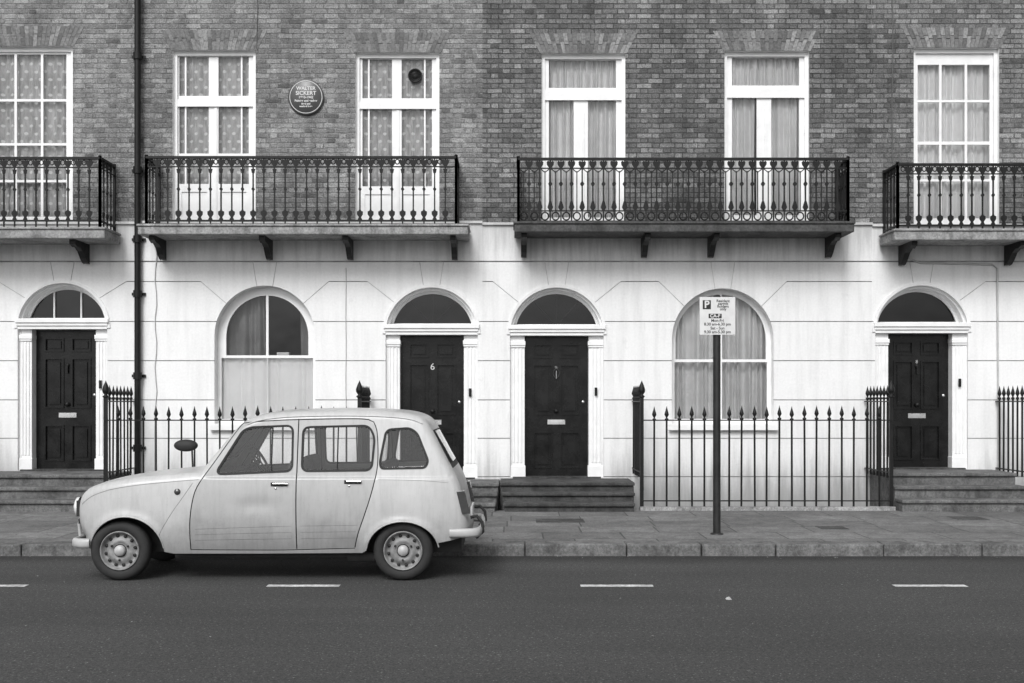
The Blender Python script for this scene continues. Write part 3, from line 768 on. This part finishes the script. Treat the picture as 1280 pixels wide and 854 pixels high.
for p_i,p in enumerate(TP):
    a=TP[max(p_i-1,0)];b=TP[min(p_i+1,len(TP)-1)]; t=(b-a).normalized(); nn=Vector((t.y,-t.x))
    for d in (0.0015,0.005,0.011,0.02,0.032,0.048,0.066):
        q=p+nn*d
        if inside(q,outline): extra.append((q.x,q.y,d))
gx=cu_(88)
zs=[0.2+0.028*i for i in range(50)]+[0.90,0.908,0.915,0.922,0.93,0.938,0.945]
while gx<cu_(590):
    for z in zs:
        q=(gx+random.uniform(-.001,.001),z)
        if inside(q,outline) and dpath(*q)>0.075: extra.append((q[0],q[1],9))
    gx+=0.028
grooves=[]
GWD=0.009
door1=[(237,688),(236.5,665),(238,640),(243,615),(252,598),(264,580),(294,535),(304,529),(340,526),(369.5,525)]
door2=[(369.5,525),(420,524),(458,525),(467,533),(470,548),(471,575),(469,595),(463,620),(455,645),(447,668),(443,685)]
grooves.append((door1,GWD,2)); grooves.append((door2,GWD,2)); grooves.append(([(369.5,524),(369.5,600),(370,687)],0.010,2))
grooves.append(([(237,688),(330,688.5),(370,688),(443,686)],0.007,2))
grooves.append(([(97,632),(110,622),(135,613),(170,607),(210,603),(247,600)],0.005,3))
grooves.append(([(205,690),(198,672),(212,645),(228,622),(240,604)],0.004,3))
grooves.append(([(472,600),(520,601),(560,604)],0.003,3))
for k,(a,b) in enumerate(((662,658),(669,666),(676,674))):
    grooves.append(([(243,a),(300,(a+b)/2),(364,b)],0.004,4)); grooves.append(([(375,b),(446-k*1.5,b-1)],0.004,4))
dpoly1=[C2(p) for p in door1]+[C2((370,687)),C2((330,688.5))]
dpoly2=[C2(p) for p in door2]+[C2((370,688))]
MCARH=carpaint('car_door_rib_mat',0.31)
def side(sign):
    mb=MB()
    def to3(x,z,d):
        return (x,YC-sign*(Ys(x,z)-d),z)
    def nf(x,z):
        e=0.002; dx=(Ys(x+e,z)-Ys(x-e,z))/(2*e); dz=(Ys(x,z+e)-Ys(x,z-e))/(2*e)
        if dpath(x,z)<0.004: 
            dz=max(-6,min(6,dz)); dx=max(-6,min(6,dx))
        v=Vector((-dx,-sign*1.0,-dz)); v.normalize()
        return v
    regs=[(outline,0,0),(dpoly1,0.0,1),(dpoly2,0.0,1)]
    for g,w,mm in grooves: regs.append((ribbon([tuple(p) for p in cat([C2(q) for q in g],0.06)],w),{2:0.010,3:0.004,4:0.002}[mm],mm))
    for w in winp:
        regs.append((off(w,0.020),-0.004,2)); regs.append((off(w,0.012),0.001,2)); regs.append((w,0.02,2,True))
    mb.relief(regs,to3=to3,extra=[(e[0],e[1]) for e in extra],nf=nf)
    if sign<0:
        for i,f in enumerate(mb.f): mb.f[i]=f[::-1]
        for k in mb.cn: mb.cn[k]=mb.cn[k][::-1]
    mb.obj('body_side',[MCAR,MCARD,MRUB,MCARG,MCARH],CAR)
    g=MB()
    for w in winp:
        pts=[(x,YC-sign*(Ys(x,z)-0.012),z) for x,z in w]
        g.face(pts if sign>0 else pts[::-1])
    g.obj('side_glass',[MCG],CAR)
    d=MB()
    for (pa,pb) in (((337,535),(337,590)),((420,535),(420,588))):
        xa,za=C2(pa);xb,zb=C2(pb)
        d.tube([(xa,YC-sign*(Ys(xa,za-0.03)-0.006),za),(xb,YC-sign*(Ys(xb,zb)-0.006),zb)],0.007,6,0)
    for (px,py) in ((351,606),(443,603)):
        x,z=C2((px,py)); y=YC-sign*Ys(x,z)
        d.box(x-0.095,x+0.055,y-0.004,y+0.004,z-0.018,z+0.018,0); d.box(x-0.075,x+0.06,y-sign*0.022-0.006,y-sign*0.022+0.006,z+0.0,z+0.014,1); d.box(x+0.045,x+0.06,min(y,y-sign*0.02),max(y,y-sign*0.02),z+0.001,z+0.013,1)
        d.lathe([(0.012,0),(0.01,0.012),(0,0.014)],(x-0.05,y,z-0.035),(0,-sign,0),10,1)
    x,z=C2((221,615)); y=YC-sign*Ys(x,z); d.lathe([(0.030,-0.01),(0.028,0.008),(0.02,0.015),(0,0.018)],(x,y,z),(0,-sign,0),14,2)
    d.obj('door_furniture',[MRUB,MCHR,MLAMP],CAR,bevel=0.003)
    ww=MB()
    for a in (ra,fa):
        pts=arc(a,math.radians(8),math.radians(174),20)
        vs=[];
        for p in pts: vs.append((p[0],YC-sign*(Ys(*p)-0.003),p[1])); vs.append((p[0],YC-sign*0.42,p[1]))
        ww.raw(vs,[(2*i,2*i+1,2*i+3,2*i+2) for i in range(len(pts)-1)],0,True)
        ww.face([(p[0],YC-sign*0.42,p[1]) for p in pts])
        ww.tube([(p[0],YC-sign*(Ys(*p)-0.001),p[1]) for p in pts],0.007,6,1)
    ww.obj('wheel_arches',[MCARIN,MCAR],CAR)
side(1); side(-1)
mb=MB(); ts=[-1,-.96,-.90,-.875,-.7,-.5,-.25,0,.25,.5,.7,.875,.90,.96,1]
rows=[]; TP2=cat([C2(p) for p in top],0.018)
for i,p in enumerate(TP2):
    a=TP2[max(i-1,0)];b=TP2[min(i+1,len(TP2)-1)]; t=(b-a).normalized(); nn=Vector((-t.y,t.x))
    ye=Ys(p.x,p.y,0.0); cr=0.022
    rows.append([(p.x+nn.x*cr*(1-tt**2),YC+tt*ye,p.y+nn.y*cr*(1-tt**2)) for tt in ts])
def zone(i):
    p=TP2[i]; px=p.x*SC+640; py=HZ-(p.y-CH)*SC
    if 254<px<291 and py<590: return 1 if 256<px<289 else 2
    if 537<px<563 and py<590: return 1 if 539<px<560 else 2
    return 0
vs=[q for r in rows for q in r]; nT=len(ts); base=len(mb.v); mb.v.extend(vs)
for i in range(len(rows)-1):
    z=zone(i)
    for k in range(nT-1):
        tm=abs((ts[k]+ts[k+1])/2)
        m=0
        if z: 
            if tm<0.875: m=1 if z==1 else 2
            elif tm<0.90: m=2
        mb.f.append((base+i*nT+k,base+(i+1)*nT+k,base+(i+1)*nT+k+1,base+i*nT+k+1)); mb.m.append(m); mb.sm.append(True)
mb.obj('bonnet_roof_and_tail',[MCAR,MCG,MRUB],CAR)
mb=MB()
for sg in (-1,1):
    gp=[]
    for px in range(302,532,8):
        best=min(TP,key=lambda p:abs(p.x-cu_(px)) + (9 if p.y<1.2 else 0)); z=best.y-0.045
        gp.append((best.x,YC-sg*(Ys(best.x,z)+0.004),z))
    mb.tube(gp,0.008,6,1)
mb.box(cu_(208),cu_(455),YC-0.66,YC+0.66,0.24,0.36); mb.box(cu_(104),cu_(575),YC-0.40,YC+0.40,0.22,0.52)
mb.box(cu_(548),cu_(578),YC-0.62,YC+0.62,0.38,0.5)
mb.cyl((cu_(210),YC-0.5,0.2),(cu_(440),YC-0.5,0.2),0.025,8); mb.cyl((cu_(430),YC-0.5,0.19),(cu_(465),YC-0.5,0.19),0.05,10)
mb.cyl((cu_(147),YC-0.6,0.27),(cu_(147),YC+0.6,0.27),0.03,8); mb.cyl((cu_(503),YC-0.6,0.27),(cu_(503),YC+0.6,0.27),0.03,8)
mb.box(cu_(255),cu_(280),YC-0.6,YC+0.6,0.7,0.96)
mb.obj('underbody_and_dashboard',[MCARIN,MCAR],CAR,bevel=0.02)
st=MB()
def seat(xa,y0,y1,ztop,lean=0.10):
    pr=[(xa,0.50),(xa+0.14,0.50),(xa+0.14+lean,ztop-0.04),(xa+0.11+lean,ztop),(xa+0.05+lean,ztop),(xa+0.03+lean,ztop-0.04)]
    st.prism(pr,y0,y1); st.box(xa-0.42,xa+0.02,y0,y1,0.48,0.62)
for yo in (-0.34,0.34): seat(cu_(338),YC+yo-0.23,YC+yo+0.23,1.08)
seat(cu_(448),YC-0.55,YC+0.55,1.04)
st.obj('seats',[MCARIN],CAR,bevel=0.035,seg=3)
mb=MB(); c=Vector((cu_(292),YC+0.34,1.02)); ax=Vector((0.75,0,0.45)).normalized(); a=Vector((0,1,0)); b=ax.cross(a)
mb.tube([c+(a*math.cos(t*math.pi/14)+b*math.sin(t*math.pi/14))*0.19 for t in range(28)],0.013,8,0,True)
for t in (0.5,math.pi-0.5,-1.57): mb.cyl(c,c+(a*math.cos(t)+b*math.sin(t))*0.19,0.009,6)
mb.cyl(c,c-ax*0.3,0.025,8); mb.box(cu_(272)+0.10,cu_(272)+0.12,YC-0.12,YC+0.12,1.30,1.35)
mb.obj('steering_wheel',[MRUB],CAR)
def wheel(px,py,sign):
    m=MB(); x=cu_(px); z=0.268; y=YC-sign*0.70; ax=(0,-sign,0); R=0.268
    m.lathe([(0.175,-0.14),(0.215,-0.145),(0.25,-0.13),(R-0.004,-0.11),(R,-0.07),(R-0.004,-0.03),(0.252,-0.008),(0.225,0.004),(0.195,0.002),(0.178,-0.01),(0.172,-0.03)],(x,y,z),ax,48,0)
    m.lathe([(0.176,-0.012),(0.172,0.002),(0.166,0.0),(0.158,-0.02),(0.150,-0.045),(0.130,-0.05),(0.115,-0.032),(0.095,-0.018),(0.075,-0.018),(0.065,-0.03),(0.058,-0.028)],(x,y,z),ax,40,1)
    m.lathe([(0.05,-0.03),(0.048,-0.005),(0.04,0.008),(0,0.012)],(x,y,z),ax,24,2)
    m.lathe([(0.17,-0.03),(0.17,-0.13),(0.0,-0.13)],(x,y,z),ax,30,3)
    for k in range(12):
        t=k*math.pi/6+0.2; c=Vector((x+0.132*math.cos(t),y+sign*0.044,z+0.132*math.sin(t)))
        m.lathe([(0.015,0.0),(0.015,0.010),(0.0,0.0105)],(c.x,c.y,c.z),ax,10,3)
    for k in range(3):
        t=k*math.pi*2/3+0.5; m.lathe([(0.010,0),(0.009,0.014),(0,0.016)],(x+0.083*math.cos(t),y+sign*0.018,z+0.083*math.sin(t)),ax,8,3)
    m.obj('wheel',[MTYRE,MRIM,MBUMP,MRUB],CAR)
for sg in (1,-1): wheel(147,689,sg); wheel(503,690,sg)
def sweep(mb,path,zc,hh,th,m=0):
    sec=[(0,-hh),(th*0.7,-hh*0.85),(th,-hh*0.4),(th,hh*0.4),(th*0.7,hh*0.85),(0,hh),(-th*0.3,hh*0.5),(-th*0.3,-hh*0.5)]
    vs=[];n=len(path)
    for i in range(n):
        a=Vector(path[max(i-1,0)]);b=Vector(path[min(i+1,n-1)]);d=(b-a).normalized();nn=Vector((d.y,-d.x))
        for (o,h) in sec: vs.append((path[i][0]+nn.x*o,path[i][1]+nn.y*o,zc+h))
    k=len(sec); fs=[(i*k+j,i*k+(j+1)%k,(i+1)*k+(j+1)%k,(i+1)*k+j) for i in range(n-1) for j in range(k)]
    mb.raw(vs,fs,m,True); mb.raw(vs[:k],[tuple(range(k))],m); mb.raw(vs[-k:],[tuple(range(k))],m)
mb=MB()
def bpath(pxs,ys):
    h=[tuple(p) for p in cat([(cu_(a),b) for a,b in zip(pxs,ys)],0.04)]
    return [(x,YC-y) for x,y in h]+[(x,YC+y) for x,y in h[::-1][1:]]
sweep(mb,bpath([110,100,91,88,86,86],[0.70,0.70,0.66,0.58,0.3,0.0]),cz_(680),0.045,-0.03)
sweep(mb,bpath([562,577,592,597,599,600],[0.71,0.71,0.68,0.6,0.3,0.0]),cz_(667),0.042,0.03)
for yo in (-0.42,0.42):
    mb.tube([(cu_(92),YC+yo,cz_(686)),(cu_(84),YC+yo,cz_(680)),(cu_(82),YC+yo,cz_(660)),(cu_(86),YC+yo,cz_(646)),(cu_(94),YC+yo,cz_(645))],0.016,8,0)
for yo in (-0.52,0.52):
    mb.tube([(cu_(594),YC+yo,cz_(676)),(cu_(603),YC+yo,cz_(668)),(cu_(602),YC+yo,cz_(656)),(cu_(595),YC+yo,cz_(648)),(cu_(587),YC+yo,cz_(650))],0.015,8,1)
mb.obj('bumpers',[MBUMP,MRUB],CAR)
mb=MB()
xg=cu_(90)-0.024
mb.box(xg-0.006,xg+0.03,YC-0.56,YC+0.56,cz_(648),cz_(628),0)
for k in range(5): mb.box(xg-0.012,xg-0.007,YC-0.38,YC+0.38,cz_(630+k*4)-0.006,cz_(630+k*4)+0.004,1)
for yo in (-0.47,0.47):
    mb.lathe([(0.09,0.0),(0.09,0.025),(0.08,0.03),(0.06,0.045),(0,0.055)],(xg-0.0,YC+yo,cz_(637)),(-1,0,0),24,2)
    mb.box(xg-0.0,xg+0.05,YC+yo-0.06,YC+yo+0.06,cz_(658),cz_(651),3)
mb.box(cu_(84),cu_(85),YC-0.25,YC+0.25,cz_(686),cz_(671),4)
for sg in (-1,1):
    pr=[(cu_(570),cz_(615)),(cu_(580),cz_(614)),(cu_(587),cz_(643)),(cu_(577),cz_(643))]
    y0=YC-sg*0.60; y1=YC-sg*0.688
    mb.prism(pr,min(y0,y1),max(y0,y1),3)
mb.box(cu_(584)+0.01,cu_(584)+0.03,YC-0.25,YC+0.25,cz_(655),cz_(640),4)
mb.obj('lamps_and_grille',[MRUB,MBUMP,MHEAD,MLAMP,MWHITE],CAR,bevel=0.004)
mb=MB(); yq=YC+0.66; s=F/(yq-CY); xq=(232-640)/s; zq=CH-(557-502)/s
mb.cyl(((243-640)/s,yq-0.05,CH-(594-502)/s),((240-640)/s,yq,CH-(560-502)/s),0.010,8)
mb.lathe([(0,-0.04),(0.5,-0.038),(0.85,-0.02),(1.0,0.01),(0.93,0.045),(0,0.05)],(xq,yq,zq),(0,1,0),24,0,True,(0.122,1,0.062))
mb.obj('wing_mirror',[MRUB],CAR)
mb=MB(); mb.tube([(cu_(254),YC-0.3,cz_(588)),(cu_(262),YC-0.1,cz_(580)),(cu_(266),YC+0.1,cz_(576))],0.006,5); mb.obj('wiper',[MRUB],CAR)

# ------------------------------------------------------------ world, sun, camera
w=bpy.data.worlds.new('World'); scene.world=w; w.use_nodes=True; n=w.node_tree.nodes; l=w.node_tree.links
bg=n.get('Background'); sk=n.new('ShaderNodeTexSky'); sk.sky_type='NISHITA'; sk.sun_disc=False
sdir=Vector((-0.20,-0.72,0.70)).normalized()
sk.sun_elevation=math.asin(sdir.z); sk.sun_rotation=math.atan2(sdir.x,sdir.y); sk.dust_density=4.0; sk.air_density=1.2
bw=n.new('ShaderNodeRGBToBW'); l.new(sk.outputs[0],bw.inputs[0]); l.new(bw.outputs[0],bg.inputs[0]); bg.inputs[1].default_value=0.14
sd=bpy.data.lights.new('sun','SUN'); sd.energy=2.1; sd.angle=math.radians(25); so=bpy.data.objects.new('sun',sd); col.objects.link(so)
so.rotation_euler=(-sdir).to_track_quat('-Z','Y').to_euler()
cd=bpy.data.cameras.new('camera'); cam=bpy.data.objects.new('camera',cd); col.objects.link(cam); cam.location=(0,CY,CH); cam.rotation_euler=(math.pi/2,0,0)
cd.sensor_width=36; cd.lens=F/1280*36; cd.shift_y=(HZ-427)/1280; cd.clip_end=2000; scene.camera=cam
scene.view_settings.view_transform='Standard'; scene.view_settings.look='None'; scene.view_settings.exposure=0
